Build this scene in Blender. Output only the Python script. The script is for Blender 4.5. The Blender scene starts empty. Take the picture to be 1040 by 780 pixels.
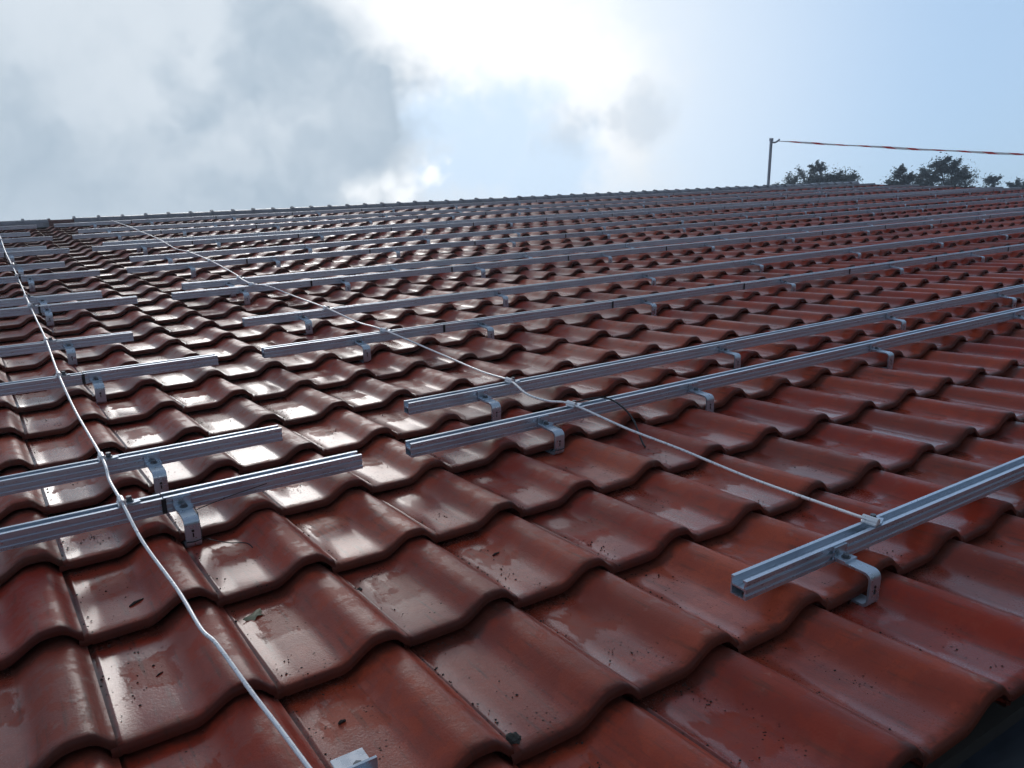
import bpy, bmesh, math, random
from mathutils import Matrix, Vector, noise as mnoise
rng = random.Random(7)
scene = bpy.context.scene
COL = scene.collection

# ------------------------------------------------------------------ frame of the roof
W, L = 0.235, 0.235 * 1.425            # cover width and cover length of one tile
PITCH = math.radians(15)
ROOF = Matrix.Translation((0, 0, 3.8)) @ Matrix.Rotation(PITCH, 4, 'X')   # x along the eave, y up the slope, z out of the roof
def rp(c, r, z=0.0):                   # column, course, height over the tiles -> metres in the roof frame
    return Vector((c * W, r * L, z))

# ------------------------------------------------------------------ camera
cam_d = bpy.data.cameras.new('camera'); cam = bpy.data.objects.new('camera', cam_d); COL.objects.link(cam)
right = Vector((0.8327909, -0.5534832, -0.0107531)); down = Vector((-0.1588304, -0.2202841, -0.9624177)); fwd = Vector((0.5303132, 0.8032007, -0.2713606))
cm = Matrix((right, -down, -fwd)).transposed().to_4x4()
cm.translation = Vector((-0.314, -6.377, 3.511)) * W
cam.matrix_world = ROOF @ cm
cam_d.sensor_width = 36; cam_d.lens = 839.1 / 1040 * 36; cam_d.clip_start = 0.05; cam_d.clip_end = 3000
scene.camera = cam
def direction(px, py):                 # a direction of the sky, in the world
    d = right * ((px - 520) / 839.1) + down * ((py - 390) / 839.1) + fwd
    return (ROOF.to_3x3() @ d).normalized()

# ------------------------------------------------------------------ sun, sky, exposure
SUN = direction(215, -55)
sun_el = math.asin(SUN.z); sun_az = math.atan2(SUN.x, SUN.y)
sl = bpy.data.lights.new('sun', 'SUN'); sl.energy = 0.5; sl.angle = math.radians(20); sl.color = (1.0, 0.96, 0.92)
so = bpy.data.objects.new('sun', sl); COL.objects.link(so); so.rotation_euler = SUN.to_track_quat('Z', 'Y').to_euler(); so.location = (0, 0, 30)

world = bpy.data.worlds.new('World'); scene.world = world; world.use_nodes = True
class Nodes:
    def __init__(s, tree): s.t = tree; s.n = tree.nodes; s.l = tree.links
    def put(s, sock, v):
        if isinstance(v, bpy.types.NodeSocket): s.l.new(v, sock)
        elif v is not None: sock.default_value = v
    def math(s, op, a, b=None, c=None, clamp=False):
        n = s.n.new('ShaderNodeMath'); n.operation = op; n.use_clamp = clamp
        for i, v in enumerate((a, b, c)):
            if v is not None: s.put(n.inputs[i], v)
        return n.outputs[0]
    def vmath(s, op, a, b=None, scale=None):
        n = s.n.new('ShaderNodeVectorMath'); n.operation = op
        s.put(n.inputs[0], a)
        if b is not None: s.put(n.inputs[1], b)
        if scale is not None: s.put(n.inputs['Scale'], scale)
        return n.outputs['Value'] if op in ('LENGTH', 'DISTANCE', 'DOT_PRODUCT') else n.outputs[0]
    def ramp(s, x, lo, hi, a=0.0, b=1.0, smooth=True):
        n = s.n.new('ShaderNodeMapRange'); n.interpolation_type = 'SMOOTHSTEP' if smooth else 'LINEAR'
        for k, v in zip(('Value', 'From Min', 'From Max', 'To Min', 'To Max'), (x, lo, hi, a, b)): s.put(n.inputs[k], v)
        return n.outputs[0]
    def mix(s, f, a, b, kind='MIX'):
        n = s.n.new('ShaderNodeMix'); n.data_type = 'RGBA'; n.blend_type = kind
        s.put(n.inputs[0], f); s.put(n.inputs[6], a); s.put(n.inputs[7], b); return n.outputs[2]
    def noise(s, vec, scale, detail=4, rough=0.55, color=False, dist=0.0):
        n = s.n.new('ShaderNodeTexNoise'); s.put(n.inputs['Vector'], vec)
        n.inputs['Scale'].default_value = scale; n.inputs['Detail'].default_value = detail; n.inputs['Roughness'].default_value = rough; n.inputs['Distortion'].default_value = dist
        return n.outputs['Color'] if color else n.outputs['Fac']

def build_world():
    N = Nodes(world.node_tree); N.n.clear()
    out = N.n.new('ShaderNodeOutputWorld'); bg = N.n.new('ShaderNodeBackground'); bg.inputs['Strength'].default_value = 0.1
    sky = N.n.new('ShaderNodeTexSky'); sky.sky_type = 'NISHITA'; sky.sun_disc = False
    sky.sun_elevation = sun_el; sky.sun_rotation = sun_az; sky.air_density = 1.0; sky.dust_density = 1.6; sky.ozone_density = 1.3
    d = N.n.new('ShaderNodeTexCoord').outputs['Generated']
    warp1 = N.vmath('SUBTRACT', N.noise(d, 3.2, 2, 0.6, True), (0.5, 0.5, 0.5))
    warp2 = N.vmath('SUBTRACT', N.noise(d, 13.0, 3, 0.62, True), (0.5, 0.5, 0.5))
    wd = N.vmath('ADD', N.vmath('ADD', d, N.vmath('SCALE', warp1, scale=0.16)), N.vmath('SCALE', warp2, scale=0.11))
    def blobs(pts, soft=0.35):
        m = None
        for px, py, r in pts:
            q = N.ramp(N.vmath('DISTANCE', wd, tuple(direction(px, py))), r / 839.0 * (1 + soft), r / 839.0 * (1 - soft))
            m = q if m is None else N.math('MAXIMUM', m, q)
        return m
    glow = N.vmath('DOT_PRODUCT', d, tuple(SUN))
    bright = N.vmath('DOT_PRODUCT', d, tuple(direction(430, 10))); near = N.ramp(bright, 0.93, 0.99)
    wide = N.ramp(glow, 0.2, 0.95)
    soft = N.noise(wd, 5.0, 3, 0.55)
    # clear sky: the Sky Texture, veiled by thin haze
    clear = N.mix(0.7, N.mix(1.0, sky.outputs[0], (0.62, 0.80, 1.08, 1), 'MULTIPLY'), (5.2, 7.1, 9.2, 1))
    clear = N.mix(N.ramp(N.vmath('DOT_PRODUCT', d, (0, 0, 1)), 0.3, 0.75), clear, (1.9, 2.5, 3.5, 1))
    veil = N.ramp(N.vmath('DISTANCE', d, tuple(direction(520, 60))), 0.50, 0.06)
    clear = N.mix(N.math('MULTIPLY', veil, 0.8), clear, (8.8, 9.4, 10.0, 1))
    # broken grey cloud cover everywhere, brighter towards the sun
    grey = N.mix(wide, (1.6, 2.0, 2.5, 1), (4.0, 4.6, 5.2, 1))
    cover = N.ramp(N.noise(wd, 1.7, 2, 0.55), 0.40, 0.60)
    hole = blobs([(850, 60, 330), (1150, 120, 380), (1000, -150, 330)], 0.5)
    cover = N.math('MULTIPLY', cover, N.math('SUBTRACT', 1.0, hole))
    col = N.mix(cover, clear, grey)
    # bright white cloud round the sun
    white = blobs([(440, 5, 150), (530, 60, 105), (400, -60, 150), (600, 140, 55), (620, 60, 50), (200, -85, 130)], 0.95)
    wcol = N.mix(near, (7.5, 8.0, 8.4, 1), (10.6, 10.8, 11.0, 1))
    col = N.mix(white, col, wcol)
    gap = blobs([(500, 160, 62), (455, 130, 40), (560, 185, 45)], 0.5)
    col = N.mix(N.math('MULTIPLY', gap, 0.9), col, (6.4, 8.0, 9.8, 1))
    puff = blobs([(428, 195, 24), (450, 191, 15), (404, 203, 18)], 0.4)
    col = N.mix(N.math('MULTIPLY', puff, 0.9), col, (10.5, 10.8, 11.0, 1))
    wisps = blobs([(645, 116, 30), (575, 147, 24), (612, 124, 18)], 0.6)
    col = N.mix(N.math('MULTIPLY', wisps, 0.55), col, (5.6, 6.5, 7.5, 1))
    # the big grey cloud on the left
    big = blobs([(170, 120, 190), (330, 130, 95), (385, 115, 45), (20, 150, 200), (-150, 60, 260), (250, 60, 80), (300, 180, 90), (-60, -120, 190)], 0.33)
    shade = N.ramp(soft, 0.22, 0.76)
    low = N.ramp(N.vmath('DOT_PRODUCT', d, tuple(direction(190, -40))), 0.955, 0.997)
    bcol = N.mix(shade, (3.7, 4.7, 5.7, 1), (5.3, 6.2, 7.1, 1))
    bcol = N.mix(N.math('MULTIPLY', N.math('MULTIPLY', low, N.ramp(soft, 0.35, 0.6)), 0.4), bcol, (9.0, 9.4, 9.8, 1))
    col = N.mix(big, col, bcol)
    N.l.new(col, bg.inputs['Color']); N.l.new(bg.outputs[0], out.inputs['Surface'])
build_world()
world.cycles.sampling_method = 'MANUAL'; world.cycles.sample_map_resolution = 512
scene.view_settings.view_transform = 'Standard'; scene.view_settings.look = 'None'
scene.view_settings.exposure = 0.08; scene.view_settings.gamma = 1.0; scene.view_settings.use_curve_mapping = False
scene.render.engine = 'CYCLES'
scene.cycles.max_bounces = 3; scene.cycles.diffuse_bounces = 2; scene.cycles.glossy_bounces = 2; scene.cycles.use_denoising = True; scene.cycles.use_adaptive_sampling = True; scene.cycles.adaptive_threshold = 0.03

# ------------------------------------------------------------------ helpers
def tag(o, label=None, cat=None, group=None, kind=None):
    for k, v in (('label', label), ('category', cat), ('group', group), ('kind', kind)):
        if v: o[k] = v
    return o
def mesh_of(name, bm, mat, smooth=False, angle=None):
    me = bpy.data.meshes.new(name); bm.normal_update(); bm.to_mesh(me); bm.free()
    if mat: me.materials.append(mat)
    if smooth: me.polygons.foreach_set('use_smooth', [True] * len(me.polygons))
    if angle: me.set_sharp_from_angle(angle=math.radians(angle))
    return me
def obj(name, me, parent=None, mw=None, local=None):
    o = bpy.data.objects.new(name, me); COL.objects.link(o)
    if parent: o.parent = parent
    if local is not None: o.matrix_local = local
    if mw is not None: o.matrix_world = mw
    return o
def box(bm, c, s, rot=None):
    m = Matrix.Translation(c) @ (rot.to_4x4() if rot else Matrix()) @ Matrix.Diagonal((*s, 1))
    return bmesh.ops.create_cube(bm, size=1, matrix=m)
def bevel(bm, w, seg=1):
    bmesh.ops.bevel(bm, geom=bm.edges[:], offset=w, segments=seg, affect='EDGES', profile=0.6)
def tube(bm, pts, r, seg=8, close=True):
    rings = []; pts = [Vector(p) for p in pts]
    for i, p in enumerate(pts):
        t = (pts[min(i + 1, len(pts) - 1)] - pts[max(i - 1, 0)]).normalized()
        a = t.orthogonal().normalized() if i == 0 else (pa - t * pa.dot(t)).normalized()
        pa = a; b = t.cross(a); rr = r[i] if isinstance(r, (list, tuple)) else r
        rings.append([bm.verts.new(p + (a * math.cos(k * 2 * math.pi / seg) + b * math.sin(k * 2 * math.pi / seg)) * rr) for k in range(seg)])
    for A, B in zip(rings, rings[1:]):
        for k in range(seg): bm.faces.new((A[k], A[(k + 1) % seg], B[(k + 1) % seg], B[k]))
    if close: bm.faces.new(rings[0][::-1]); bm.faces.new(rings[-1])
def spline(pts, n=6):
    P = [Vector(p) for p in pts]; P = [P[0] * 2 - P[1]] + P + [P[-1] * 2 - P[-2]]; out = []
    for i in range(1, len(P) - 2):
        for k in range(n):
            t = k / n; a, b, c, d = P[i - 1:i + 3]
            out.append(0.5 * (2 * b + (c - a) * t + (2 * a - 5 * b + 4 * c - d) * t * t + (3 * b - a - 3 * c + d) * t ** 3))
    return out + [P[-2]]
def prism(bm, prof, x0, x1):           # a closed (y, z) outline drawn out along x
    a = [bm.verts.new((x0, y, z)) for y, z in prof]; b = [bm.verts.new((x1, y, z)) for y, z in prof]
    n = len(prof)
    for i in range(n): bm.faces.new((a[i], a[(i + 1) % n], b[(i + 1) % n], b[i]))
    bm.faces.new(a[::-1]); bm.faces.new(b)

def new_mat(name):
    m = bpy.data.materials.new(name); m.use_nodes = True
    return m, Nodes(m.node_tree), m.node_tree.nodes['Principled BSDF']
def simple(name, col, rough=0.5, metal=0.0, var=0.12, scale=30.0, bump=0.0):
    m, N, b = new_mat(name)
    pos = N.n.new('ShaderNodeNewGeometry').outputs['Position']
    f = N.noise(pos, scale, 4)
    lo = tuple(c * (1 - var) for c in col) + (1,); hi = tuple(min(1, c * (1 + var)) for c in col) + (1,)
    N.l.new(N.mix(f, lo, hi), b.inputs['Base Color'])
    N.l.new(N.ramp(f, 0.3, 0.7, max(0.03, rough - 0.08), min(1, rough + 0.08)), b.inputs['Roughness']); b.inputs['Metallic'].default_value = metal
    if bump:
        bn = N.n.new('ShaderNodeBump'); bn.inputs['Strength'].default_value = bump; bn.inputs['Distance'].default_value = 0.002
        N.l.new(f, bn.inputs['Height']); N.l.new(bn.outputs[0], b.inputs['Normal'])
    return m

# ------------------------------------------------------------------ materials
def make_tile_material():
    m, N, b = new_mat('wet_clay_tile')
    geo = N.n.new('ShaderNodeNewGeometry'); pos = geo.outputs['Position']
    rnd = N.math('FRACT', N.math('ADD', N.n.new('ShaderNodeObjectInfo').outputs['Random'], geo.outputs['Random Per Island']))
    uv = N.n.new('ShaderNodeUVMap'); uv.uv_map = 'tile'
    sx = N.n.new('ShaderNodeSeparateXYZ'); N.l.new(uv.outputs[0], sx.inputs[0]); u, v = sx.outputs[0], sx.outputs[1]
    big = N.noise(pos, 5.0, 3, 0.6); mid = N.noise(pos, 26.0, 3, 0.62); fine = N.noise(pos, 240.0, 2, 0.6)
    # clay: brick red to brown, each tile fired a little differently
    clay = N.mix(rnd, (0.345, 0.028, 0.012, 1), (0.490, 0.080, 0.034, 1))
    clay = N.mix(N.math('MULTIPLY', N.ramp(big, 0.40, 0.68), 0.55), clay, (0.270, 0.036, 0.019, 1))
    clay = N.mix(N.math('MULTIPLY', N.ramp(mid, 0.42, 0.72), 0.40), clay, (0.41, 0.070, 0.036, 1))
    clay = N.mix(N.math('MULTIPLY', N.ramp(fine, 0.5, 0.75), 0.30), clay, (0.24, 0.036, 0.020, 1))
    clay = N.mix(N.math('MULTIPLY', N.ramp(N.math('FRACT', N.math('MULTIPLY', rnd, 13.7)), 0.60, 0.95), 0.5), clay, (0.20, 0.050, 0.034, 1))
    scuff = N.math('MULTIPLY', N.ramp(mid, 0.62, 0.70), N.ramp(u, 0.60, 0.80))
    clay = N.mix(N.math('MULTIPLY', scuff, 0.35), clay, (0.42, 0.27, 0.22, 1))
    # damp, darker patches with ragged edges against the half-dried clay
    damp = N.ramp(N.math('ADD', N.noise(pos, 19.0, 4, 0.66), N.math('MULTIPLY', big, 0.35)), 0.635, 0.685)
    clay = N.mix(N.math('MULTIPLY', damp, 0.35), clay, N.mix(1.0, clay, (0.66, 0.50, 0.46, 1), 'MULTIPLY'))
    # grime washed down the tile in streaks
    sv = N.n.new('ShaderNodeCombineXYZ'); N.l.new(N.math('MULTIPLY', u, 26.0), sv.inputs[0]); N.l.new(N.math('MULTIPLY', v, 2.2), sv.inputs[1]); N.l.new(N.math('MULTIPLY', rnd, 83.0), sv.inputs[2])
    runs = N.math('MULTIPLY', N.ramp(N.noise(sv.outputs[0], 1.0, 3, 0.6), 0.50, 0.72), N.ramp(mid, 0.30, 0.60))
    clay = N.mix(N.math('MULTIPLY', runs, 0.55), clay, (0.105, 0.038, 0.026, 1))
    # algae and soot on lower lip and side joint; lip also has painted-in shade
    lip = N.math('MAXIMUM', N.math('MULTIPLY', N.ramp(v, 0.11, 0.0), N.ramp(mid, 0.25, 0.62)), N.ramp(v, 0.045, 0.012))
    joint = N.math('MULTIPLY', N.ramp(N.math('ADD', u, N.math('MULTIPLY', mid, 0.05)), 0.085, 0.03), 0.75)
    dirt = N.math('MAXIMUM', N.math('MULTIPLY', lip, 0.78), joint)  # lip term carries its painted shade too, joint is dirt only
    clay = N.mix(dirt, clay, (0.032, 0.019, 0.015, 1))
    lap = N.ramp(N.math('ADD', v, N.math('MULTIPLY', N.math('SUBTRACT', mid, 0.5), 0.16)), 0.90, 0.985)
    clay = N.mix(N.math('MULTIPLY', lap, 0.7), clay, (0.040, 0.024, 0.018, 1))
    # grit, crumbs and spots, mostly in the pan
    vor = N.n.new('ShaderNodeTexVoronoi'); vor.inputs['Scale'].default_value = 105.0; N.l.new(pos, vor.inputs['Vector'])
    spots = N.math('MULTIPLY', N.ramp(vor.outputs['Distance'], 0.25, 0.15), N.ramp(N.noise(pos, 14.0, 2), 0.52, 0.66))
    pan = N.ramp(u, 0.62, 0.46)
    spots = N.math('MULTIPLY', spots, N.math('ADD', N.math('MULTIPLY', pan, 0.8), 0.1))
    clay = N.mix(spots, clay, (0.022, 0.015, 0.012, 1))
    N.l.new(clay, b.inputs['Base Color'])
    # water film: lies in the pan, has pulled back from patches in its middle; the roll has half dried
    cv = N.n.new('ShaderNodeCombineXYZ'); N.l.new(N.math('MULTIPLY', u, 9.0), cv.inputs[0]); N.l.new(N.math('MULTIPLY', v, 4.5), cv.inputs[1]); N.l.new(N.math('MULTIPLY', rnd, 60.0), cv.inputs[2])
    wob = N.math('MULTIPLY', N.math('SUBTRACT', N.noise(cv.outputs[0], 1.0, 4, 0.68), 0.5), 0.36)
    edge_u = N.math('SUBTRACT', 0.20, N.math('ABSOLUTE', N.math('SUBTRACT', u, 0.33)))
    edge_v = N.math('SUBTRACT', 0.17, N.math('ABSOLUTE', N.math('SUBTRACT', v, N.ramp(rnd, 0, 1, 0.52, 0.74, False))))
    bare = N.ramp(N.math('ADD', N.math('MINIMUM', edge_u, edge_v), wob), -0.012, 0.022)
    bare = N.math('MULTIPLY', bare, N.ramp(N.math('FRACT', N.math('MULTIPLY', rnd, 7.31)), 0.12, 0.22))
    film = N.math('MULTIPLY', N.math('MULTIPLY', pan, N.ramp(N.math('ADD', v, N.math('MULTIPLY', wob, 0.25)), 0.05, 0.09)), N.math('SUBTRACT', 1.0, bare))
    film = N.math('MULTIPLY', film, N.ramp(N.math('FRACT', N.math('MULTIPLY', rnd, 3.37)), 0.0, 1.0, 0.55, 1.0, False))
    roll = damp
    wet = N.math('MAXIMUM', film, N.math('MULTIPLY', roll, 0.45))
    wet = N.math('MULTIPLY', wet, N.math('SUBTRACT', 1.0, N.math('MULTIPLY', spots, 0.9)))
    rough = N.ramp(wet, 0.0, 1.0, 0.48, 0.22, False)
    rough = N.math('ADD', rough, N.math('MULTIPLY', N.math('SUBTRACT', fine, 0.5), 0.16), clamp=True)
    N.l.new(rough, b.inputs['Roughness']); b.inputs['IOR'].default_value = 1.45; N.l.new(N.math('MULTIPLY', N.ramp(wet, 0.0, 1.0, 0.24, 0.42, False), N.math('SUBTRACT', 1.0, N.math('MAXIMUM', spots, N.math('MULTIPLY', dirt, 0.85)))), b.inputs['Specular IOR Level'])
    # thin smooth water coat where the film stands
    N.l.new(N.math('MULTIPLY', N.math('MULTIPLY', film, N.math('SUBTRACT', 1.0, spots)), 0.8), b.inputs['Coat Weight']); b.inputs['Coat Roughness'].default_value = 0.13; b.inputs['Coat IOR'].default_value = 1.33
    h = N.math('ADD', N.math('MULTIPLY', N.math('MULTIPLY', mid, 0.9), N.ramp(pan, 0.0, 1.0, 1.0, 0.35, False)), N.math('MULTIPLY', fine, 0.42))
    bn = N.n.new('ShaderNodeBump'); bn.inputs['Strength'].default_value = 0.38; bn.inputs['Distance'].default_value = 0.0022
    N.l.new(h, bn.inputs['Height']); N.l.new(bn.outputs[0], b.inputs['Normal'])
    return m
TILE = make_tile_material()

def make_alu():
    m, N, b = new_mat('aluminium_rail')
    pos = N.n.new('ShaderNodeTexCoord').outputs['Object']
    mp = N.n.new('ShaderNodeMapping'); mp.inputs['Scale'].default_value = (0.6, 60, 60); N.l.new(pos, mp.inputs['Vector'])
    streak = N.noise(mp.outputs[0], 4.0, 4); blot = N.noise(pos, 9.0, 5, 0.6); drops = N.noise(pos, 130.0, 2)
    c = N.mix(streak, (0.56, 0.63, 0.73, 1), (0.72, 0.79, 0.87, 1))
    c = N.mix(N.math('MULTIPLY', N.ramp(blot, 0.5, 0.75), 0.4), c, (0.44, 0.50, 0.59, 1))
    N.l.new(c, b.inputs['Base Color']); b.inputs['Metallic'].default_value = 0.82
    N.l.new(N.ramp(N.math('ADD', streak, N.math('MULTIPLY', drops, 0.5)), 0.5, 1.0, 0.26, 0.44), b.inputs['Roughness'])
    bn = N.n.new('ShaderNodeBump'); bn.inputs['Strength'].default_value = 0.15; bn.inputs['Distance'].default_value = 0.001
    N.l.new(drops, bn.inputs['Height']); N.l.new(bn.outputs[0], b.inputs['Normal'])
    return m
ALU = make_alu()
STEEL = simple('stainless_hook', (0.54, 0.60, 0.68), 0.32, 0.8, 0.15, 45, 0.1)
BOLT = simple('dark_bolt_steel', (0.16, 0.165, 0.175), 0.4, 0.8, 0.2, 60)
WIRE = simple('pale_conductor_wire', (0.90, 0.87, 0.87), 0.32, 0.45, 0.08, 60)
BLACK = simple('black_plastic', (0.018, 0.018, 0.02), 0.45, 0.0, 0.2, 60)
RIDGE = simple('wet_sheen_ridge_clay', (0.20, 0.19, 0.205), 0.30, 0.0, 0.25, 12, 0.15)  # sky sheen of the wet caps painted into the grey base
RIDGE_RED = simple('red_ridge_clay', (0.09, 0.024, 0.018), 0.6, 0.0, 0.25, 14, 0.2)  # ridge clay without the painted sheen
ZINC = simple('dark_zinc_gutter', (0.022, 0.026, 0.036), 0.5, 0.4, 0.3, 20)
WALLM = simple('wall_brick', (0.26, 0.11, 0.075), 0.85, 0.0, 0.25, 8, 0.3)
TIMBER = simple('roof_battens', (0.035, 0.026, 0.02), 0.9, 0.0, 0.3, 20)
GRASS = simple('meadow_ground', (0.055, 0.085, 0.03), 0.95, 0.0, 0.4, 0.4)
GALV = simple('galvanised_tube', (0.42, 0.45, 0.50), 0.45, 0.5, 0.15, 25)

# ------------------------------------------------------------------ ground
bm = bmesh.new(); bmesh.ops.create_grid(bm, x_segments=2, y_segments=2, size=600)
tag(obj('ground', mesh_of('ground', bm, GRASS)), kind='structure')

# ------------------------------------------------------------------ building
C0, C1, R0, R1 = -14, 72, -3, 30        # first and last column, eave course and ridge course
building = bpy.data.objects.new('tiled_building', None); COL.objects.link(building)
building.location = ((C0 + C1) / 2 * W, 5, 0)
tag(building, 'long building whose red pantile roof fills the picture up to the ridge', 'building')
BI = Matrix.Translation(-building.location)
RIDGE_Y = 30.4 * L
def bpart(name, me, mw=None): return obj(name, me, building, local=BI @ (mw if mw is not None else Matrix()))
bm = bmesh.new()
x0, x1 = C0 * W, (C1 + 0.3) * W
box(bm, ((x0 + x1) / 2, (R0 * L + RIDGE_Y) / 2, -0.085), (x1 - x0, RIDGE_Y - R0 * L - 0.04, 0.03))
for r in range(R0, R1 + 1): box(bm, ((x0 + x1) / 2, r * L + L * 0.86, -0.0585), (x1 - x0 - 0.01, 0.045, 0.022))
roof = bpart('roof', mesh_of('roof', bm, TIMBER), ROOF)
roof['label'] = 'boarded roof slope carrying courses of wet red clay pantiles'
# far slope, walls
apex = ROOF @ Vector((0, RIDGE_Y, -0.07)); eave = ROOF @ Vector((0, R0 * L, -0.13))
bm = bmesh.new()
far = 2 * apex.y - eave.y
vs = [bm.verts.new(p) for p in ((x0, apex.y, apex.z), (x1, apex.y, apex.z), (x1, far, eave.z), (x0, far, eave.z))]
g = bmesh.ops.extrude_face_region(bm, geom=[bm.faces.new(vs)])
bmesh.ops.translate(bm, verts=[v for v in g['geom'] if isinstance(v, bmesh.types.BMVert)], vec=(0, 0, 0.06))
bmesh.ops.recalc_face_normals(bm, faces=bm.faces[:])
bpart('far_roof_slope', mesh_of('far_slope', bm, TILE))
bm = bmesh.new(); prism(bm, [(eave.y + 0.35, 0), (far - 0.35, 0), (far - 0.35, eave.z - 0.03), (apex.y, apex.z - 0.12), (eave.y + 0.35, eave.z - 0.03)], x0 + 0.15, x1 - 0.15)
bmesh.ops.recalc_face_normals(bm, faces=bm.faces[:]); bpart('wall', mesh_of('wall', bm, WALLM))
# gutter
bm = bmesh.new(); prof = []
for k in range(13): a = math.pi + k * math.pi / 12; prof.append((0.072 * math.cos(a), 0.072 * math.sin(a)))
for k in range(12, -1, -1): a = math.pi + k * math.pi / 12; prof.append((0.069 * math.cos(a), 0.069 * math.sin(a)))
prism(bm, prof, x0, x1); bmesh.ops.recalc_face_normals(bm, faces=bm.faces[:])
ge = ROOF @ Vector((0, R0 * L - 0.045, -0.075))
bpart('gutter', mesh_of('gutter', bm, ZINC, True, 40), Matrix.Translation((0, ge.y, ge.z)))
# verge board on the far gable
bm = bmesh.new(); box(bm, (x1 + 0.012, (R0 * L + RIDGE_Y) / 2, -0.03), (0.02, RIDGE_Y - R0 * L, 0.12)); bpart('verge_board', mesh_of('verge', bm, RIDGE_RED), ROOF)

# ------------------------------------------------------------------ tiles
STEP = 0.026
def prof(u):                           # height of the tile over its pan
    def sm(a, b, x): t = min(1, max(0, (x - a) / (b - a))); return t * t * (3 - 2 * t)
    h = 0.031 * sm(0.46, 0.76, u)
    h -= 0.023 * sm(0.85, 1.0, u) ** 1.3
    h += 0.0028 * max(0, 1 - abs(u - 0.042) / 0.02)
    return h
def tile_data(us, ss, seed=0):
    """rows: (s, drop) along the slope; returns verts, faces, uvs"""
    V, F, UV = [], [], []
    for s, dz in ss:
        for u in us:
            z = prof(max(0, u)) - STEP * max(0, s) / L - dz
            flare = 0.0025 * math.exp(-max(0, s) / 0.05) * (1 if u > .45 else 0)
            z += flare * math.sin(math.pi * min(1, max(0, (u - .45) / .55)))
            if seed: z += 0.0018 * mnoise.noise((u * 2.3 + seed * 9.1, s * 7, seed))
            V.append((u * W, s, z)); UV.append((u, s / L))
        # right flank: the edge standing on the neighbour's pan
        u = us[-1]; V.append((u * W - 0.001, s, -STEP * max(0, s) / L - max(dz, 0.001) + 0.001)); UV.append((1.0, s / L))
    n = len(us) + 1
    for r in range(len(ss) - 1):
        for c in range(n - 1):
            a = r * n + c; F.append((a, a + 1, a + n + 1, a + n))
    return V, F, UV
US = [-0.03, 0.0, 0.022, 0.036, 0.048, 0.062, 0.2, 0.34, 0.42, 0.47, 0.52, 0.57, 0.62, 0.67, 0.72, 0.77, 0.82, 0.86, 0.90, 0.93, 0.96, 0.985, 1.0]
SS = [(0.06, 0.0300), (0.016, 0.0168), (0.003, 0.0178), (0.0, 0.0160), (0.0, 0.0080), (0.0015, 0.0043), (0.0045, 0.0019), (0.009, 0.0005), (0.016, 0.0), (0.07, 0.0), (0.14, 0.0), (0.21, 0.0), (0.28, 0.0), (L + 0.03, 0.0)]
def tile_mesh(name, us, ss, seed):
    V, F, UV = tile_data(us, ss, seed)
    me = bpy.data.meshes.new(name); me.from_pydata(V, [], F)
    ul = me.uv_layers.new(name='tile')
    for lp in me.loops: ul.data[lp.index].uv = UV[lp.vertex_index]
    me.polygons.foreach_set('use_smooth', [True] * len(me.polygons)); me.set_sharp_from_angle(angle=math.radians(50))
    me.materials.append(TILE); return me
TM = [tile_mesh('roof_tile', US, SS, k + 1) for k in range(6)]
cells = [(c, r) for r in range(R0, R1) for c in range(C0, C1)]
inv = cam.matrix_world.inverted()
def seen(c, r):                        # rough picture size of a tile
    p = inv @ (ROOF @ rp(c + .5, r + .5))
    if p.z > -0.1: return 0
    x, y = p.x / -p.z, p.y / -p.z; m = 0.13 / -p.z
    if abs(x) > 0.62 + m or abs(y) > 0.465 + m: return 0
    return (-p.z) ** -3
order = sorted(cells, key=lambda k: -seen(*k))
single = set(k for k in order[:300] if seen(*k) > 0)
def jitter():
    return Matrix.Translation((rng.gauss(0, .0013), rng.gauss(0, .0032), rng.uniform(0, .0020))) @ Matrix.Rotation(rng.gauss(0, .009), 4, 'Z') @ Matrix.Rotation(rng.gauss(0, .007), 4, 'Y')
for c, r in sorted(single):
    obj('roof_tile', TM[rng.randrange(6)], roof, local=Matrix.Translation(rp(c, r)) @ jitter())
UF = [0.0, 0.2, 0.42, 0.50, 0.56, 0.62, 0.69, 0.76, 0.83, 0.89, 0.94, 0.975, 1.0]
SF = [(0.05, 0.0300), (0.004, 0.0195), (0.0, 0.008), (0.003, 0.0025), (0.014, 0.0), (0.16, 0.0), (L + 0.02, 0.0)]
fv, ff, fu = tile_data(UF, SF)
V, F, UV = [], [], []
for c, r in cells:
    if (c, r) in single: continue
    m = Matrix.Translation(rp(c, r)) @ jitter(); b0 = len(V)
    V += [tuple(m @ Vector(v)) for v in fv]; F += [tuple(i + b0 for i in f) for f in ff]; UV += fu
me = bpy.data.meshes.new('distant_roof_tiles'); me.from_pydata(V, [], F)
ul = me.uv_layers.new(name='tile'); vi = [0] * len(me.loops); me.loops.foreach_get('vertex_index', vi)
flat = [x for i in vi for x in UV[i]]; ul.data.foreach_set('uv', flat)
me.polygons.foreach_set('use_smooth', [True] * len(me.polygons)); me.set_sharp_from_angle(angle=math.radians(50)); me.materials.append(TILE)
tag(obj('distant_roof_tiles', me, roof, local=Matrix()), kind='stuff')

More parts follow.
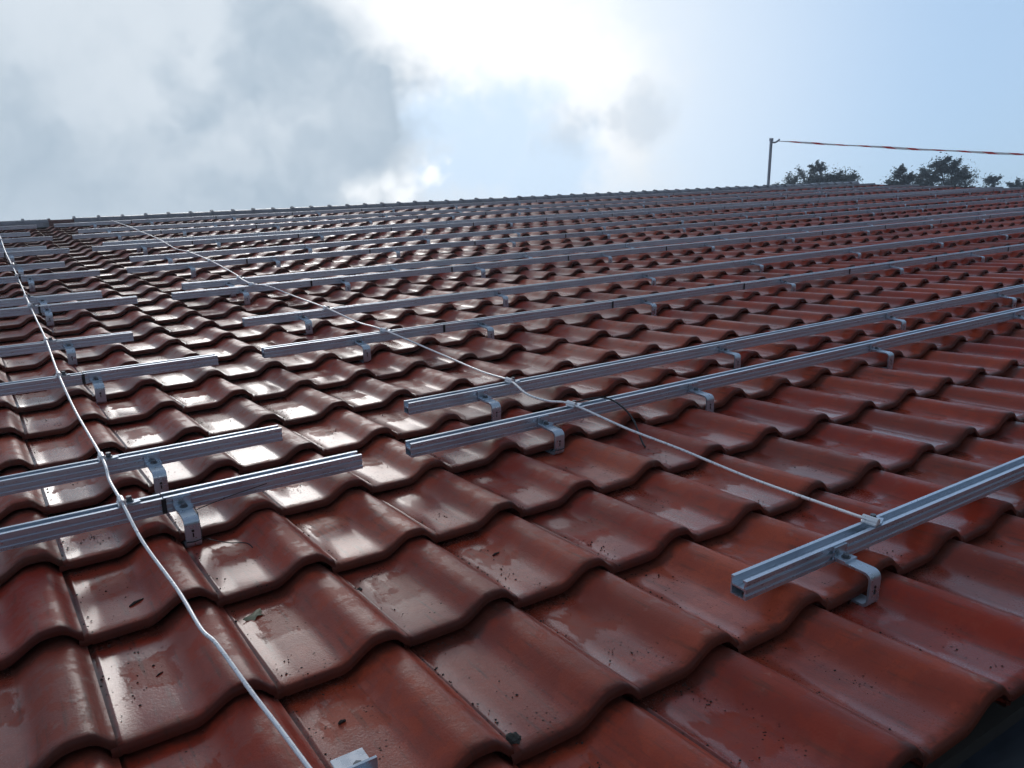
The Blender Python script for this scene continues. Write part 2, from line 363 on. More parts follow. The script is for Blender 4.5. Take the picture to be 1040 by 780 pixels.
# ------------------------------------------------------------------ ridge caps
def cap_mesh(mat):
    bm = bmesh.new(); ln = 1.18 * W; R = []
    for x, k in ((0.0, 1.10), (0.028, 1.10), (0.03, 1.0), (ln + 0.02, 0.97)):
        ring = []
        for i in range(13):
            a = math.pi * (i / 12); ring.append(bm.verts.new((x, -0.115 * k * math.cos(a), 0.105 * k * math.sin(a) ** 0.8 - 0.055)))
        R.append(ring)
    for A, B in zip(R, R[1:]):
        for i in range(12): bm.faces.new((A[i], A[i + 1], B[i + 1], B[i]))
    r = bmesh.ops.extrude_face_region(bm, geom=bm.faces[:]); bmesh.ops.translate(bm, verts=[v for v in r['geom'] if isinstance(v, bmesh.types.BMVert)], vec=(0, 0, -0.012))
    bmesh.ops.recalc_face_normals(bm, faces=bm.faces[:])
    return mesh_of('ridge_cap', bm, mat, True, 40)
bm = bmesh.new(); box(bm, (0.015, 0, 0.064), (0.03, 0.035, 0.022)); bevel(bm, 0.006, 2); box(bm, (0.018, -0.03, 0.058), (0.02, 0.05, 0.004))
CLIP = mesh_of('clip', bm, BOLT, True, 40)
CAPM, CAPR = cap_mesh(RIDGE), cap_mesh(RIDGE_RED)
rw = ROOF @ Vector((0, RIDGE_Y, 0.035))
k = 0; x = C0 * W
while x < x1 - 0.2:
    red = 2.55 < x / W < 3.9
    tilt = Matrix.Translation((x, rw.y + rng.gauss(0, .002), rw.z + rng.gauss(0, .002) - (0.012 if red else 0))) @ Matrix.Rotation(rng.gauss(0, .007), 4, 'Y')
    cp = bpart('ridge_cap', CAPR if red else CAPM, tilt)
    if red: cp['label'] = 'dark red ridge cap in the grey ridge line'
    obj('clip', CLIP, cp, local=Matrix.Translation((0, 0, -0.006)))
    x += 1.18 * W

# ------------------------------------------------------------------ rails
ORD = ['zeroth', 'first', 'second', 'third', 'fourth', 'fifth', 'sixth', 'seventh', 'eighth', 'ninth', 'tenth', 'eleventh', 'twelfth', 'thirteenth', 'fourteenth', 'fifteenth', 'sixteenth', 'seventeenth', 'eighteenth', 'nineteenth', 'twentieth', 'twenty-first']
RAIL_DY, RAIL_Z, RAIL_H, RAIL_W = 0.208 * L, 0.0375, 0.038, 0.036
h, w2 = RAIL_H, RAIL_W / 2
RP = [(-w2, 0), (-0.0006, 0), (-0.0006, .003), (-w2 + .005, .003), (-w2 + .005, .018), (w2 - .003, .018), (w2 - .003, .003), (0.0006, .003), (0.0006, 0), (w2, 0),
      (w2, h), (w2 - .0075, h), (w2 - .0075, h - .003), (w2 - .003, h - .004), (w2 - .003, .0215), (-w2 + .0055, .0215), (-w2 + .0055, .0285), (-w2 + .004, .0300), (-w2 + .004, h - .004), (-w2 + .0085, h - .003), (-w2 + .0085, h), (-w2, h),
      (-w2, .0285), (-w2 + .0035, .0275), (-w2 + .0035, .0225), (-w2, .0215), (-w2, .0150), (-w2 + .0028, .0142), (-w2 + .0028, .0085), (-w2, .0075)]
ROWS = [-2, 1, 2, 5, 7, 10, 11, 14, 16, 19, 20, 23, 25, 28]
A_ROWS = {1, 5, 10, 14, 19, 23, 28}
LEFT_END = {1: 3.0, 2: 2.58, 5: 2.94, 7: 2.13, 10: 2.96, 11: 2.4}
RIGHT_BEG = {-2: 4.29, 1: 3.6, 2: 4.29, 5: 3.71, 7: 4.21, 10: 3.75, 11: 4.3}
rail_of = {}
def rail(row, a, b, cuts, label, group):
    e = bpy.data.objects.new('mounting_rail', None); COL.objects.link(e)
    base = ROOF @ Matrix.Translation(rp(a, row, 0) + Vector((0, RAIL_DY, RAIL_Z)))
    e.matrix_world = base; tag(e, label, 'rail', group)
    xs = [a] + [c for c in cuts if a + .3 < c < b - .3] + [b]
    for p, q in zip(xs, xs[1:]):
        bm = bmesh.new(); prism(bm, RP, 0.0, (q - p) * W - (0.0025 if q != b else 0)); bmesh.ops.recalc_face_normals(bm, faces=bm.faces[:])
        jz = rng.gauss(0, .0006)
        obj('rail_section', mesh_of('rail_section', bm, ALU), e, local=Matrix.Translation(((p - a) * W, 0, jz)))
        if q != b:
            bm = bmesh.new(); box(bm, (0, -w2 - .0012, h / 2), (0.010, .0022, h - .003)); box(bm, (0, 0, .0232), (.09, .025, .003))
            obj('splice_plate', mesh_of('splice', bm, BLACK), e, local=Matrix.Translation(((q - a) * W - .001, 0, 0)))
    return e
for i, r in enumerate(ROWS):
    A = r in A_ROWS
    if r != -2:
        le = LEFT_END.get(r, 2.95 if A else 2.35)
        rail(r, -13.4, le, [0.94 if A else -3.0], 'short left-hand aluminium rail, %s one up from the bottom, ending at the bare tile strip' % ORD[i], 'short rails of the left field')
    be = RIGHT_BEG.get(r, 3.7 if A else 4.25)
    cuts = [7.2 + 4.22 * k for k in range(16)] if A and r != 1 else []
    rail(r, be, 70.6, cuts, 'lowest aluminium rail, starting at right above the tiles near the eave' if r == -2 else 'long aluminium rail right of the bare strip, %s counted up from the eave' % ORD[i + 1], 'long rails of the right field')

# ------------------------------------------------------------------ roof hooks
def strap_path(bot=-0.0215, yf=-0.030, top=0.0455, ye=0.0):
    P = [(0.10, bot), (yf + 0.010, bot)]
    for k in range(6): a = math.pi / 2 + k * math.pi / 10; P.append((yf + 0.010 + 0.010 * math.cos(a), bot + 0.010 - 0.010 * math.sin(a)))
    for k in range(7): a = math.pi - k * math.pi / 12; P.append((yf + 0.014 + 0.014 * math.cos(a), top - 0.013 + 0.013 * math.sin(a)))
    P.append((RAIL_DY - RAIL_W / 2 - 0.0055, top)); return P
def strap_mesh():
    bm = bmesh.new(); P = [Vector((0, y, z)) for y, z in strap_path()]; hw, t = 0.0165, 0.005; rows = []
    for i, p in enumerate(P):
        d = (P[min(i + 1, len(P) - 1)] - P[max(0, i - 1)]).normalized(); n = Vector((0, d.z, -d.y)) * (t / 2)
        rows.append([bm.verts.new(p + Vector((sx * hw, 0, 0)) + n * sn) for sx, sn in ((-1, -1), (1, -1), (1, 1), (-1, 1))])
    for a, b in zip(rows, rows[1:]):
        for k in range(4): bm.faces.new((a[k], a[(k + 1) % 4], b[(k + 1) % 4], b[k]))
    bm.faces.new(rows[0][::-1]); bm.faces.new(rows[-1]); bmesh.ops.recalc_face_normals(bm, faces=bm.faces[:])
    return mesh_of('strap', bm, STEEL, True, 35)
STRAP = strap_mesh()
ry = RAIL_DY - w2                       # y of the rail's lower face
def bracket_mesh():
    bm = bmesh.new(); box(bm, (0, ry - 0.0160, 0.0502), (0.038, 0.026, 0.004)); box(bm, (0, ry - 0.0026, 0.0570), (0.040, 0.0044, 0.030)); return mesh_of('angle_bracket', bm, STEEL)
BRACKET = bracket_mesh()
bm = bmesh.new()
bmesh.ops.create_cone(bm, cap_ends=True, segments=6, radius1=.0065, radius2=.0065, depth=.006, matrix=Matrix.Translation((0, ry - .017, .0566)))
bmesh.ops.create_cone(bm, cap_ends=True, segments=16, radius1=.009, radius2=.009, depth=.0012, matrix=Matrix.Translation((0, ry - .017, .0530)))
HBOLT = mesh_of('bolt', bm, BOLT)
bm = bmesh.new()
bmesh.ops.create_cone(bm, cap_ends=True, segments=14, radius1=.0032, radius2=.0032, depth=.0016, matrix=Matrix.Translation((0, -.0328, .018)) @ Matrix.Rotation(math.pi / 2, 4, 'X'))
box(bm, (0, -.0328, .008), (.003, .0016, .010)); SLOT = mesh_of('slot', bm, BLACK)
bm = bmesh.new()
tube(bm, [(-.0165, -.034, -.006), (0, -.0346, -.008), (.0165, -.034, -.006), (.0185, -.0275, .012), (.0178, -.014, .0495), (.018, .018, .0535)], .0013, 6); CTIE = mesh_of('cable_tie', bm, BLACK, True)
# the same hook in one piece for the far rows
def joined(meshes):
    bm = bmesh.new()
    for m_ in meshes: bm.from_mesh(m_)
    return bm
FARHOOK = mesh_of('roof_hook', joined([STRAP, BRACKET]), STEEL)
def hook(c, r, label, group, far=False, tie=False, bare=False):
    mw = ROOF @ Matrix.Translation(rp(c, r) + Vector((0, 0, -.0)))
    if far:
        return tag(obj('roof_hook', FARHOOK, mw=mw), label, 'roof hook', group)
    e = bpy.data.objects.new('roof_hook', None); COL.objects.link(e); e.matrix_world = mw; tag(e, label, 'roof hook', group)
    st = obj('strap', STRAP, e, local=Matrix()); obj('slot', SLOT, st, local=Matrix())
    obj('angle_bracket', BRACKET, e, local=Matrix()); obj('bolt', HBOLT, e, local=Matrix())
    if tie: obj('cable_tie', CTIE, e, local=Matrix())
    return e
PA = [1.1, 5.44, 8.06, 12.34, 17.1, 21.8, 26.1, 30.9, 35.4, 39.8, 44.3, 48.8, 53.3, 57.8, 62.3, 66.8]
PB = [1.1, 5.43, 10.22, 15.0, 19.3, 24.0, 28.8, 33.3, 38.0, 42.6, 47.2, 51.8, 56.4, 61.0, 65.6]
for i, r in enumerate(ROWS):
    hp = PA if r in A_ROWS else PB
    n = 0
    for c in hp:
        if r == -2 and (c < 4 or c > 16): continue
        q = inv @ (ROOF @ rp(c, r)); dist = -q.z
        if c > 4 and r != -2 and abs(q.x / q.z) > 0.66: continue
        jc = c + (rng.gauss(0, .03) if r > 2 else 0)
        if c < 3:
            hook(jc, r, 'steel roof hook under the %s rail up in the short left-hand rails' % ORD[i], 'hooks of the left field', dist > 5.5, tie=(r == 1))
        else:
            n += 1
            lab = ('steel roof hook under the lowest rail, near the free rail end' if n == 1 else 'steel roof hook under the lowest rail, %s from the free rail end' % ORD[n]) if r == -2 else 'steel roof hook on the %s long rail from the eave, %s from its left end' % (ORD[i + 1], ORD[n])
            hook(jc, r, lab, 'hooks of the right field', dist > 5.5, tie=(r == 1 and c < 6))
for i, r in enumerate(ROWS):
    if r == -2: continue
    for c, where in ((-3.3, 'just left of the picture edge'), (-7.8, 'far left of the picture edge')):
        hook(c, r, 'steel roof hook under the %s short left-hand rail, %s' % (ORD[i], where), 'hooks of the left field', True)
# loose hook at the lower edge of the picture, no rail on it yet
lh = hook(1.07, -1.99, 'loose steel roof hook without a rail at the bottom edge', None)
bm = bmesh.new(); box(bm, (-0.004, ry - 0.004, 0.0535), (0.046, 0.036, 0.003)); bevel(bm, .0008); obj('top_plate', mesh_of('top_plate', bm, WIRE), lh, local=Matrix())  # pale material paints the sky-lit brightness onto this plate
for ch in lh.children:
    if ch.name.startswith('angle_bracket'): ch.matrix_local = Matrix.Translation((0, 2 * ry - 0.035, 0)) @ Matrix.Rotation(math.pi, 4, 'Z')

# ------------------------------------------------------------------ conductor wires
def pts(lst): return [rp(c, r, z) for c, r, z in lst]
WL = [(1.25, 28.2, .085), (1.18, 24.6, .06), (0.97, 19.2, .087), (0.93, 15.6, .06), (0.83, 12.0, .07), (0.79, 11.2, .083), (0.77, 9.2, .06), (0.71, 7.35, .083), (0.62, 5.2, .083), (0.63, 4.0, .05), (0.61, 2.21, .083), (0.585, 1.76, .072), (0.58, 1.21, .083), (0.61, .64, .060), (0.69, -0.02, .047), (0.70, -0.51, .050), (0.74, -.71, .052), (0.79, -1.14, .045), (0.83, -1.45, .042), (0.87, -1.85, .042), (0.92, -2.3, .045), (0.97, -2.85, .036), (0.99, -3.08, .012), (1.0, -3.2, -.06), (1.0, -3.28, -.25), (1.0, -3.4, -.7)]
WR = [(5.97, -1.80, .083), (6.05, -1.45, .069), (6.18, -.71, .046), (6.19, .01, .048), (6.06, .55, .062), (5.95, 1.20, .083), (5.85, 1.47, .075), (5.81, 1.78, .075), (5.93, 2.21, .083), (6.06, 2.9, .060), (6.22, 4.05, .046), (5.97, 5.21, .083), (6.05, 6.2, .062), (5.95, 7.21, .083), (6.15, 8.9, .055), (5.90, 9.75, .083), (5.66, 10.2, .085), (5.75, 11.2, .083), (6.08, 12.3, .055), (6.07, 14.21, .083), (6.09, 16.21, .083), (6.2, 18.0, .055), (6.22, 20.2, .083), (6.28, 23.2, .083), (6.33, 25.2, .083), (6.3, 28.2, .083)]
def wire(lst, label, r=.0037):
    bm = bmesh.new(); tube(bm, spline(pts(lst), 6), r, 10)
    o = obj('conductor_wire', mesh_of('conductor_wire', bm, WIRE, True, 60), mw=ROOF); tag(o, label, 'wire', 'wires running up the roof')
    return o
wire(WL, 'pale round wire running up the left edge of the roof over the short rails')
wire(WR, 'pale round wire crossing the long rails from the lowest rail up towards the ridge')
bm = bmesh.new(); box(bm, (0, 0, 0), (.018, .034, .007)); bevel(bm, .002, 1); CB = mesh_of('clamp_body', bm, WIRE)
bm = bmesh.new(); tube(bm, [(0, -.017, .0055), (0, .017, .0055)], .0075, 10); SL = mesh_of('sleeve', bm, WIRE, True, 50)
bm = bmesh.new(); bmesh.ops.create_cone(bm, cap_ends=True, segments=6, radius1=.0065, radius2=.0065, depth=.009, matrix=Matrix.Translation((.016, .003, .007)))
bmesh.ops.create_cone(bm, cap_ends=True, segments=14, radius1=.0095, radius2=.0095, depth=.0018, matrix=Matrix.Translation((.016, .003, .002))); CBO = mesh_of('bolt', bm, BOLT)
bm = bmesh.new(); box(bm, (.022, -.006, -.001), (.030, .016, .0025), Matrix.Rotation(.3, 3, 'Z')); CT = mesh_of('tab', bm, STEEL)
def clamp(c, r, rot, label):
    e = bpy.data.objects.new('wire_clamp', None); COL.objects.link(e)
    e.matrix_world = ROOF @ Matrix.Translation(rp(c, r) + Vector((0, RAIL_DY, RAIL_Z + RAIL_H + .0036))) @ Matrix.Rotation(rot, 4, 'Z')
    tag(e, label, 'clamp', 'clamps holding the wires on the rails')
    obj('clamp_body', CB, e, local=Matrix()); obj('sleeve', SL, e, local=Matrix()); obj('bolt', CBO, e, local=Matrix()); obj('tab', CT, e, local=Matrix())
for lst, nm, side in ((WL, 'left', 'short'), (WR, 'right', 'long')):
    for i, r in enumerate(ROWS):
        if r > 16 or (nm == 'left' and r == -2): continue
        best = min(lst, key=lambda p: abs(p[1] - r - .208)); c = best[0] if abs(best[1] - r - .208) < .35 else None
        if c is None:
            s = sorted(lst, key=lambda p: abs(p[1] - r - .208))[:2]; c = sum(p[0] for p in s) / 2
        clamp(c, r, rng.gauss(0, .25), 'small clamp pinning the pale wire to the lowest rail' if r == -2 else 'small clamp pinning the %s pale wire to the %s %s rail from below' % (nm, ORD[i if nm == 'left' else i + 1], side))

# black cable hanging from the second long rail
bm = bmesh.new(); tube(bm, spline(pts([(6.0, 1.28, .074), (6.3, 1.27, .080), (6.50, 1.18, .082), (6.56, 1.02, .068), (6.58, .88, .040), (6.50, .74, .018), (6.43, .62, -.006), (6.40, .56, -.013)]), 6), .0028, 8)
tag(obj('black_cable', mesh_of('cable', bm, BLACK, True), mw=ROOF), 'short black cable hanging from the second long rail down to a tile', 'cable')
bm = bmesh.new(); tube(bm, spline(pts([(1.22, .93, -.012), (1.27, .82, -.006), (1.36, .70, -.001), (1.45, .645, .001), (1.50, .62, -.002), (1.53, .58, -.011)]), 5), .0012, 6)
tag(obj('tie_tail', mesh_of('tail', bm, BLACK, True), mw=ROOF), 'thin black cable tie tail curling on the tile below a left hook', 'cable tie')
bm = bmesh.new(); tube(bm, spline(pts([(1.2, 1.045, .046), (1.33, 1.06, .050), (1.57, 1.07, .058), (1.75, 1.065, .064), (1.9, 1.06, .069)]), 5), .0011, 6)
tag(obj('tie_tail', mesh_of('tail', bm, BLACK, True), mw=ROOF), 'thin black cable tie tail lying along the lowest short left rail', 'cable tie')

# ------------------------------------------------------------------ post with barrier tape at the far ridge
pc = 59.4
foot = ROOF @ Vector((pc * W, RIDGE_Y - 0.06, 0.03))
lean = (ROOF.to_3x3() @ Vector((0.0, -0.02, 1.0))).normalized()
lean = (lean + Vector((-0.03, 0.0, 0.0))).normalized()
post = bpy.data.objects.new('barrier_post', None); COL.objects.link(post); post.location = foot
tag(post, 'grey metal barrier post standing on the far ridge', 'post')
bm = bmesh.new(); tube(bm, [lean * -0.05, lean * 0.95], .030, 14); obj('tube', mesh_of('tube', bm, GALV, True, 50), post, local=Matrix())
bm = bmesh.new(); tube(bm, [lean * 0.935, lean * 0.99], .042, 14); obj('cap', mesh_of('cap', bm, GALV, True, 50), post, local=Matrix())
bm = bmesh.new(); tube(bm, spline([lean * 0.91 + Vector((.03, 0, 0)), lean * .90 + Vector((.09, -.03, 0)), lean * .93 + Vector((.15, -.06, 0)), lean * .945 + Vector((.17, -.07, .01))], 4), .018, 8); obj('hook', mesh_of('hook', bm, GALV, True), post, local=Matrix())
post2_foot = ROOF @ Vector((71.2 * W, 18.2 * L, 0.0))
post2 = bpy.data.objects.new('barrier_post', None); COL.objects.link(post2); post2.location = post2_foot
tag(post2, 'grey metal barrier post at the right verge', 'post')
lean2 = (ROOF.to_3x3() @ Vector((0, 0, 1))).normalized()
bm = bmesh.new(); tube(bm, [lean2 * -.05, lean2 * .72], .03, 14); obj('tube', mesh_of('tube', bm, GALV, True, 50), post2, local=Matrix())
bm = bmesh.new(); tube(bm, [lean2 * .70, lean2 * .75], .042, 14); obj('cap', mesh_of('cap', bm, GALV, True, 50), post2, local=Matrix())
m, N, b = new_mat('red_white_tape')
uvn = N.n.new('ShaderNodeUVMap'); uvn.uv_map = 'tape'; sp = N.n.new('ShaderNodeSeparateXYZ'); N.l.new(uvn.outputs[0], sp.inputs[0])
f = N.math('GREATER_THAN', N.math('FRACT', sp.outputs[0]), 0.6)
N.l.new(N.mix(f, (0.86, 0.85, 0.85, 1), (0.75, 0.09, 0.08, 1)), b.inputs['Base Color']); b.inputs['Roughness'].default_value = 0.4
tr = N.n.new('ShaderNodeBsdfTranslucent'); N.l.new(b.inputs['Base Color'].links[0].from_socket, tr.inputs['Color']); ms = N.n.new('ShaderNodeMixShader'); ms.inputs[0].default_value = 0.5
N.l.new(b.outputs[0], ms.inputs[1]); N.l.new(tr.outputs[0], ms.inputs[2]); N.l.new(ms.outputs[0], N.n['Material Output'].inputs['Surface'])
pa = foot + lean * .92 + Vector((.12, -.05, 0)); pb = post2_foot + lean2 * .64
V, F, UV = [], [], []
n = 60; axis = (pb - pa).normalized(); sidev = axis.cross(Vector((0, 0, 1))).normalized(); upv = sidev.cross(axis)
for i in range(n + 1):
    t = i / n; p = pa.lerp(pb, t) - Vector((0, 0, 0.012 * 4 * t * (1 - t))); p.z += 0.003 * math.sin(t * 21)
    a = 0.35 * math.sin(t * 11 + 1); hw = 0.022 * (0.8 + 0.2 * math.sin(t * 17)) * min(1, 0.35 + t * 4)
    dv = upv * math.cos(a) + sidev * math.sin(a)
    for s in (-1, 1): V.append(p + dv * hw * s); UV.append((t * 11 + 0.15 * s, 0.5 + s / 2))
for i in range(n): F.append((2 * i, 2 * i + 1, 2 * i + 3, 2 * i + 2))
me = bpy.data.meshes.new('barrier_tape'); me.from_pydata(V, [], F); ul = me.uv_layers.new(name='tape')
for lp in me.loops: ul.data[lp.index].uv = UV[lp.vertex_index]
me.materials.append(m); tape = obj('barrier_tape', me); sol = tape.modifiers.new('thickness', 'SOLIDIFY'); sol.thickness = .002
tag(tape, 'red and white barrier tape stretched rightwards from the post', 'barrier tape')
bm = bmesh.new(); tube(bm, spline([pb - axis * .05 + Vector((0, 0, .03)), pb - axis * .02 - Vector((0, 0, .05)), pb + Vector((0, 0, .04)), pb + axis * .03], 4), .02, 8); obj('knot', mesh_of('knot', bm, m, True), tape, mw=Matrix())

# ------------------------------------------------------------------ trees behind the far gable
LEAF, N, b = new_mat('tree_leaf')
rl = N.n.new('ShaderNodeNewGeometry').outputs['Random Per Island']
lc = N.mix(rl, (0.085, 0.108, 0.100, 1), (0.115, 0.14, 0.122, 1)); N.l.new(lc, b.inputs['Base Color']); b.inputs['Roughness'].default_value = 0.5
tr = N.n.new('ShaderNodeBsdfTranslucent'); N.l.new(lc, tr.inputs['Color']); ms = N.n.new('ShaderNodeMixShader'); ms.inputs[0].default_value = 0.6
N.l.new(b.outputs[0], ms.inputs[1]); N.l.new(tr.outputs[0], ms.inputs[2]); N.l.new(ms.outputs[0], N.n['Material Output'].inputs['Surface'])
BARK = simple('tree_bark', (0.06, 0.05, 0.042), 0.9, 0.0, 0.3, 6, 0.3)
def tree(name_label, base, height, spread, lobes, seed, leaves=15000, size=.115):
    R = random.Random(seed); e = bpy.data.objects.new('broadleaf_tree', None); COL.objects.link(e); e.location = base
    tag(e, name_label, 'tree', 'trees beyond the gable')
    bm = bmesh.new(); th = height * .5; tips = []
    tube(bm, [(0, 0, -.2), (.05, .03, th * .5), (-.05, .06, th), (0, 0, height * .72)], [.26, .2, .15, .07], 9)
    for lx, ly, lz, lr in lobes:
        st = Vector((0, .05, th * R.uniform(.7, 1.2))); en = Vector((lx, ly, lz)); md = (st + en) / 2 + Vector((R.gauss(0, .25), R.gauss(0, .25), -.1))
        tube(bm, spline([st, md, en], 3), [.10, .09, .08, .07, .055, .04, .03][:7], 6)
        for k in range(7):
            v = Vector((R.gauss(0, 1), R.gauss(0, 1), R.gauss(.35, .8))).normalized() * lr * R.uniform(.75, 1.15)
            tube(bm, [en - Vector((0, 0, lr * .2)), en + v * .5 + Vector((0, 0, .05)), en + v], [.03, .018, .008], 4); tips.append((en, v, lr))
    obj('trunk', mesh_of('trunk', bm, BARK, True), e, local=Matrix())
    V, F = [], []
    for i in range(leaves):
        en, v, lr = R.choice(tips)
        if R.random() < .75: p = en + v * R.uniform(.3, 1.02) + Vector((R.gauss(0, .10), R.gauss(0, .10), R.gauss(0, .085))) * lr
        else: p = en + Vector((R.gauss(0, .42), R.gauss(0, .42), R.gauss(0, .36))) * lr
        a = Vector((R.gauss(0, 1), R.gauss(0, 1), R.gauss(0, .6))).normalized(); c = a.orthogonal().normalized(); s = size * R.uniform(.5, 1.25)
        b0 = len(V); V += [p - a * s * .6, p + c * s * .33, p + a * s * .6 + Vector((0, 0, -.03)), p - c * s * .33]; F.append((b0, b0 + 1, b0 + 2, b0 + 3))
    me = bpy.data.meshes.new('crown'); me.from_pydata(V, [], F); me.materials.append(LEAF); obj('crown', me, e, local=Matrix())
tree('wide dark tree beyond the gable, nearest the barrier post', (38.75, 26.55, 0.25), 10.4, 2.6, [(-1.3, 1.7, 9.5, .7), (-.9, 1.1, 9.7, .7), (-.5, .5, 9.8, .8), (.1, -.1, 9.7, .85), (.35, .2, 10.4, .5), (.8, -.8, 9.7, .75), (-.3, .3, 9.4, .9), (.3, -.4, 9.5, .8), (.95, -1.25, 9.25, .6), (.6, -1.0, 9.4, .8), (-.3, .9, 9.0, .9), (.2, .3, 8.6, 1.2), (-1.2, .6, 8.4, 1.0), (.6, -.5, 8.2, 1.1)], 11)
tree('narrow tree top right of the wide tree, left of the pointed one', (42.6, 24.4, 0), 9.6, 1.2, [(-.25, .3, 9.3, .55), (.0, .05, 9.75, .45), (.3, -.25, 9.2, .5), (.1, -.1, 8.5, .7)], 12, 6000)
tree('pointed dense tree, tallest of those beyond the right verge', (45.3, 23.7, 0.1), 10.0, 2.0, [(0, 0, 9.9, .6), (-.3, .4, 9.4, .75), (.35, -.4, 9.4, .75), (-.6, .9, 8.9, .8), (.7, -.9, 9.0, .8), (.1, -.1, 8.7, 1.1), (-.5, .3, 8.0, 1.1), (.5, -.6, 7.8, 1.1)], 13, 14000)
tree('low tree top furthest right over the roof verge', (53.7, 25.0, 0), 9.2, 2.4, [(-.9, 1.3, 8.75, .5), (-.1, .2, 9.15, .55), (.5, -.9, 8.6, .6), (-.5, .8, 8.4, .7), (.9, -1.5, 8.4, .6), (.2, -.3, 7.9, 1.0)], 14, 8000)

# ------------------------------------------------------------------ debris on the near tiles
def pan_z(c, r): # surface height at a roof position
    u = c - math.floor(c); s = (r - math.floor(r)) * L
    return prof(u) - STEP * s / L
LEAFM = simple('yellowed_leaf', (0.36, 0.32, 0.20), 0.6, 0.0, 0.3, 90)
bm = bmesh.new(); ring = []
for k in range(18):
    a = k / 18 * 2 * math.pi; rr = 0.015 * (1 + .22 * math.sin(5 * a)) * (0.65 + .35 * abs(math.cos(a))); ring.append(bm.verts.new((rr * math.cos(a) * 1.35, rr * math.sin(a), .002 + .003 * math.sin(3 * a))))
ctr = bm.verts.new((0, 0, .004))
for k in range(18): bm.faces.new((ctr, ring[k], ring[(k + 1) % 18]))
r_ = bmesh.ops.extrude_face_region(bm, geom=bm.faces[:]); bmesh.ops.translate(bm, verts=[v for v in r_['geom'] if isinstance(v, bmesh.types.BMVert)], vec=(0, 0, .0007))
tag(obj('fallen_leaf', mesh_of('leaf', bm, LEAFM, True), mw=ROOF @ Matrix.Translation(rp(1.19, -.2, pan_z(1.19, -.2) + .001)) @ Matrix.Rotation(.5, 4, 'Z')), 'yellowed fallen leaf lying in a tile pan', 'leaf')
TWIG = simple('dark_twig', (0.035, 0.022, 0.016), .8, 0, .3, 90)
def twig(c, r, ln, rot, rad, label):
    bm = bmesh.new(); tube(bm, [(-ln / 2, 0, rad), (-ln * .1, ln * .06, rad * 1.4), (ln / 2, 0, rad)], [rad * .8, rad * 1.1, rad * .7], 6)
    tag(obj('twig', mesh_of('twig', bm, TWIG, True), mw=ROOF @ Matrix.Translation(rp(c, r, pan_z(c, r))) @ Matrix.Rotation(rot, 4, 'Z')), label, 'twig', 'bits fallen on the tiles')
twig(.43, .26, .032, .55, .0026, 'short dark twig in a pan left of the pale wire')
twig(.39, -.50, .014, .6, .0013, 'tiny dark twig in a left pan close to the eave')
twig(1.27, -1.35, .012, .2, .0028, 'brown seed husk in a pan above the loose hook')
twig(3.35, -.37, .020, .3, .0022, 'crumpled dark bud in a pan below the second long rail')
MOSS = simple('dry_moss', (0.055, 0.05, 0.042), .95, 0, .5, 300, .5)
def moss(c, r, rad, label, seed, flat=.5):
    R = random.Random(seed); bm = bmesh.new(); bmesh.ops.create_icosphere(bm, subdivisions=3, radius=rad)
    for v in bm.verts: v.co *= 1 + .45 * mnoise.noise(v.co * (2.2 / rad) + Vector((seed, 0, 0))); v.co.z *= flat
    tag(obj('moss_clump', mesh_of('moss', bm, MOSS), mw=ROOF @ Matrix.Translation(rp(c, r, pan_z(c, r) + rad * .2))), label, 'moss', 'moss clumps on the tiles')
moss(2.06, -1.93, .011, 'grey moss clump on a tile lip at the bottom centre', 5, .7)
moss(2.06, -.27, .006, 'small dark moss clump in a side joint by a tile', 6)
CR = simple('crumbs', (0.030, 0.022, 0.017), .95, 0, .5, 300)
V, F = [], []
R = random.Random(3)
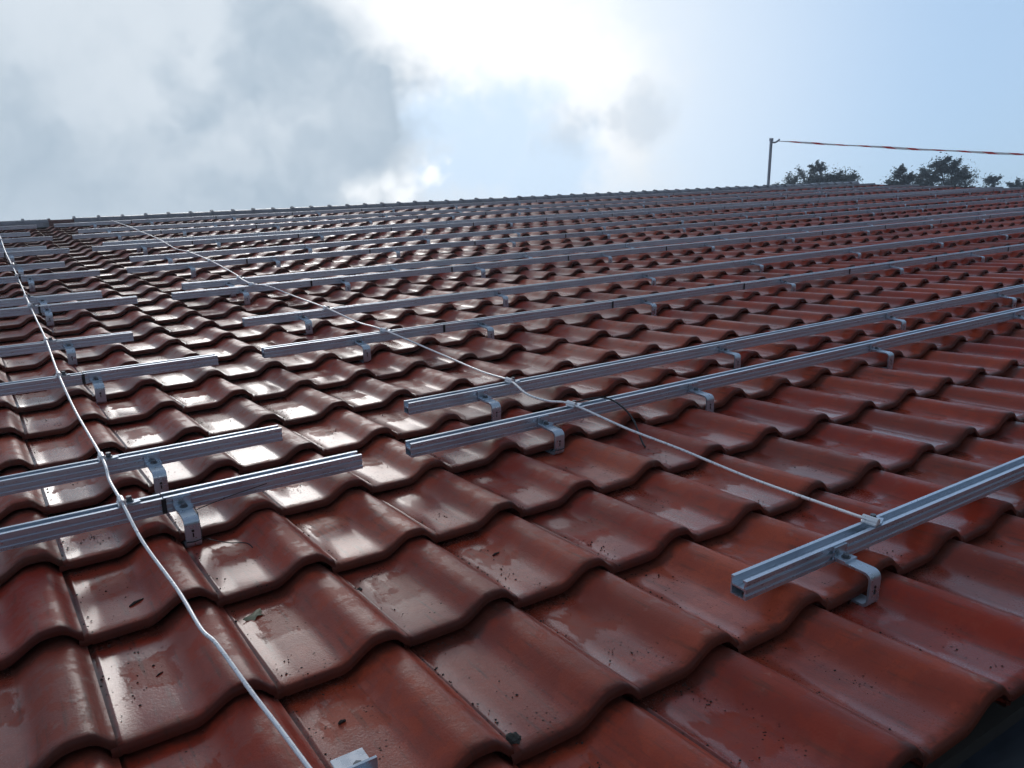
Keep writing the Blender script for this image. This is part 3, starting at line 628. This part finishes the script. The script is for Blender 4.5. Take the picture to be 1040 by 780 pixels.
def crumb(c, r, s):
    p = rp(c, r, pan_z(c, r) + .0014); b0 = len(V); q = R.uniform(0, 6.28)
    for k in range(4): V.append(p + Vector((math.cos(q + k * 1.57) * s * R.uniform(.5, 1.2), math.sin(q + k * 1.57) * s * R.uniform(.4, 1.), 0)))
    V.append(p + Vector((0, 0, s * R.uniform(.5, .9))))
    F.extend([(b0 + k, b0 + (k + 1) % 4, b0 + 4) for k in range(4)])
for r in range(-3, 9):
    for c in range(-2, 14):
        for k in range(R.randint(6, 22)): crumb(c + R.uniform(.015, .075) + abs(R.gauss(0, .012)), r + R.uniform(.02, .97), R.uniform(.0010, .0036))
        for k in range(R.randint(4, 16)): crumb(c + R.uniform(.05, .50), r + 1 - abs(R.gauss(.012, .035)), R.uniform(.0009, .0032))
        for q_ in range(R.randint(0, 4)):
            cc, rr_ = c + R.uniform(.10, .44), r + R.uniform(.1, .9)
            for k in range(R.randint(2, 14)): crumb(min(c + .5, max(c + .03, cc + R.gauss(0, .045))), min(r + .98, max(r + .03, rr_ + R.gauss(0, .06))), R.choice((.0008, .0011, .0015, .0026)) * R.uniform(.7, 1.3))
        for k in range(R.randint(3, 14)): crumb(c + R.uniform(.05, .48), r + R.uniform(.05, .95), R.uniform(.0007, .0016))
for k in range(46): crumb(2.30 + R.gauss(0, .09), -.10 + R.gauss(0, .035), R.uniform(.001, .0028))
me = bpy.data.meshes.new('crumbs'); me.from_pydata(V, [], F); me.materials.append(CR)
tag(obj('roof_crumbs', me, mw=ROOF), 'dark crumbs of dirt scattered over the near tile pans', 'dirt', kind='stuff')

# ------------------------------------------------------------------ moist air
bm = bmesh.new(); box(bm, (0, 0, 5.4), (1260, 1260, 13.0))
hm = bpy.data.materials.new('moist_air'); hm.use_nodes = True; nt = hm.node_tree; nt.nodes.remove(nt.nodes['Principled BSDF'])
pv = nt.nodes.new('ShaderNodeVolumePrincipled'); pv.inputs['Color'].default_value = (0.80, 0.88, 1.0, 1); pv.inputs['Density'].default_value = 0.0026; pv.inputs['Anisotropy'].default_value = 0.68
nt.links.new(pv.outputs[0], nt.nodes['Material Output'].inputs['Volume'])
tag(obj('haze', mesh_of('haze', bm, hm)), 'thin moist air over the roof and trees', 'haze', kind='stuff')
